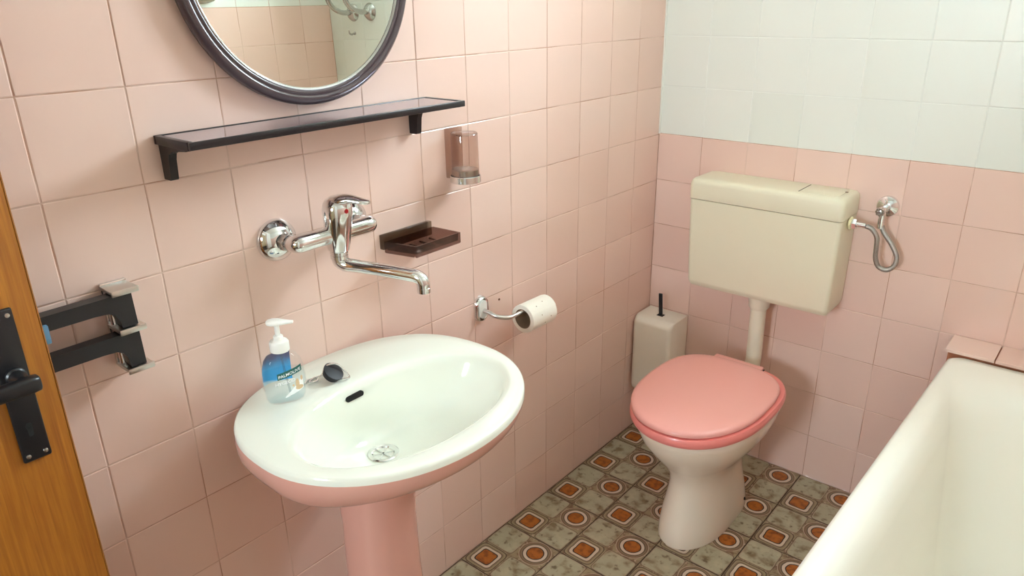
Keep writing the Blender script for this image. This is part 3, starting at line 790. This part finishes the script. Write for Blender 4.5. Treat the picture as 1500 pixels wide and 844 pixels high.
# ================================================================ SWING-ARM TOWEL RAIL
tr = empty('towel_rail', (0, -1.72, .91), 'black swing-arm towel rail on a chrome bracket beside the door', 'towel rail')
MB().box((.0005, -1.741, .918), (.008, -1.701, 1.058), .001).build('wall_bracket', CHROME, tr)
for z in (1.0525, .9880, .9205):
    MB().box((.006, -1.742, z - .003), (.050, -1.702, z + .003), .001).box((.0485, -1.7425, z - .0055), (.0525, -1.7015, z + .004), .0012).build('tab', STEEL, tr)
for i, (z0, z1) in enumerate(((1.0488, .9920), (.9842, .9240))):
    pf = [(-1.712, z0 - .0005), (-1.76, z0 - .0015), (-1.965, z0 - .003), (-1.965, z0 - .026), (-1.770, z0 - .0255), (-1.751, z0 - .027), (-1.742, z0 - .032), (-1.737, z0 - .042), (-1.734, z1 + .0005), (-1.711, z1 + .0005)]
    a = MB().loft([[Vector((x, y, z)) for y, z in pf] for x in (.024, .046)])
    a.build('swing_arm', BLACKP, tr, ang=20)
    MB().lathe([(.0055, 0), (.0055, z0 - z1 - .002)], (.0175, -1.735, z1 + .001), n=16).build('pivot_pin', CHROME, tr)
MB().box((.0475, -1.852, 1.008), (.056, -1.836, 1.036), .0015).build('foam_pad', BLUE, tr)

# ================================================================ DOOR
dr = MB().box((.090, -2.545, .008), (.130, -1.8635, 2.0), .0025).build('door_1', WOOD, None, origin=(.11, -2.2, 0))
dr['kind'] = 'structure'
dr['label'] = 'orange-brown wooden door leaf standing open along the left wall'
MB().box((.0895, -1.8637, .008), (.1303, -1.8625, 2.0)).build('edge_band', WOOD_E, dr, False)
PY0, PY1 = -1.927, -1.892; PZ0, PZ1 = .884, 1.104
MB().box((.130, PY0, PZ0), (.1365, PY1, PZ1), .0028, 3).build('handle_plate', BLACKM, dr)
for y in (PY0 + .007, PY1 - .007):
    for z in (PZ0 + .009, PZ1 - .009):
        MB().lathe([(.0034, 0), (.003, .0008), (0, .0012)], (.1365, y, z), (1, 0, 0), 12).build('screw', CHROME_D, dr)
MB().lathe([(.0125, 0), (.0125, .006), (.0105, .008), (.0095, .034)], (.136, -1.909, 1.012), (1, 0, 0), 24).build('lever_neck', BLACKM, dr)
lv = []
for y, zc, w, hgt in ((-1.8935, 1.012, .006, .008), (-1.8955, 1.012, .0085, .0105), (-1.905, 1.012, .0095, .0115), (-1.93, 1.0115, .009, .011), (-1.98, 1.010, .008, .0105), (-2.02, 1.009, .0075, .010), (-2.026, 1.009, .005, .007)):
    lv.append([Vector((.178 + w * math.copysign(abs(math.cos(t)) ** .6, math.cos(t)), y, zc + hgt * math.copysign(abs(math.sin(t)) ** .6, math.sin(t)))) for t in [2 * math.pi * k / 20 for k in range(20)]])
MB().loft(lv).build('lever', BLACKM, dr, ang=50)
MB().box((.1362, -1.913, .922), (.1368, -1.907, .936)).lathe([(.0045, 0), (.0045, .0006)], (.1362, -1.910, .937), (1, 0, 0), 14).build('keyhole', DARK, dr, False)

# ================================================================ seen only in the mirror
for i, (x, lab) in enumerate(((1.434, 'chrome water pipe on the white tiles, right one in the mirror'), (1.546, 'chrome water pipe on the white tiles, left one in the mirror'))):
    z = 1.462
    pp = empty('water_pipe', (x, 0, z), lab, 'pipe', 'two chrome water pipes on the white tiles')
    MB().lathe([(.036, 0), (.036, .003), (.028, .014), (.014, .020)], (x, 0, z), (0, -1, 0), 32).build('escutcheon', CHROME_D, pp)
    MB().tube([(x, -.012, z), (x, -.06, z + .002), (x, -.10, z + .018), (x, -.125, z + .05), (x, -.13, z + .10), (x, -.13, z + .3), (x, -.13, ZC - .002)], .0105, 14, 5).build('pipe', CHROME_D, pp)
hk = empty('wall_hook', (1.549, 0, 1.378), 'small metal hook on the white tiles seen in the mirror', 'hook')
MB().lathe([(.007, 0), (.007, .004), (.005, .006)], (1.549, 0, 1.378), (0, -1, 0), 14).build('hook_base', CHROME_D, hk)
MB().tube([(1.549, -.004, 1.378), (1.549, -.02, 1.374), (1.549, -.03, 1.380), (1.549, -.032, 1.392)], [.004, .004, .0035, .0025], 10, 4).build('hook_tip', CHROME_D, hk)
wsd = empty('wall_soap_holder', (XR, -.6, 1.53), 'pale rounded holder on the white right-hand wall, seen at the mirror edge', 'wall holder')
MB().loft([sup(XR - .0, -.6, .055 * k, .065 * k, 2.3, 32, z) for k, z in ((.5, 1.515), (.8, 1.519), (.95, 1.527), (1.0, 1.54), (1.0, 1.555))]).build('holder_bowl', simple('grey_plastic', C(170, 172, 150), .3), wsd)
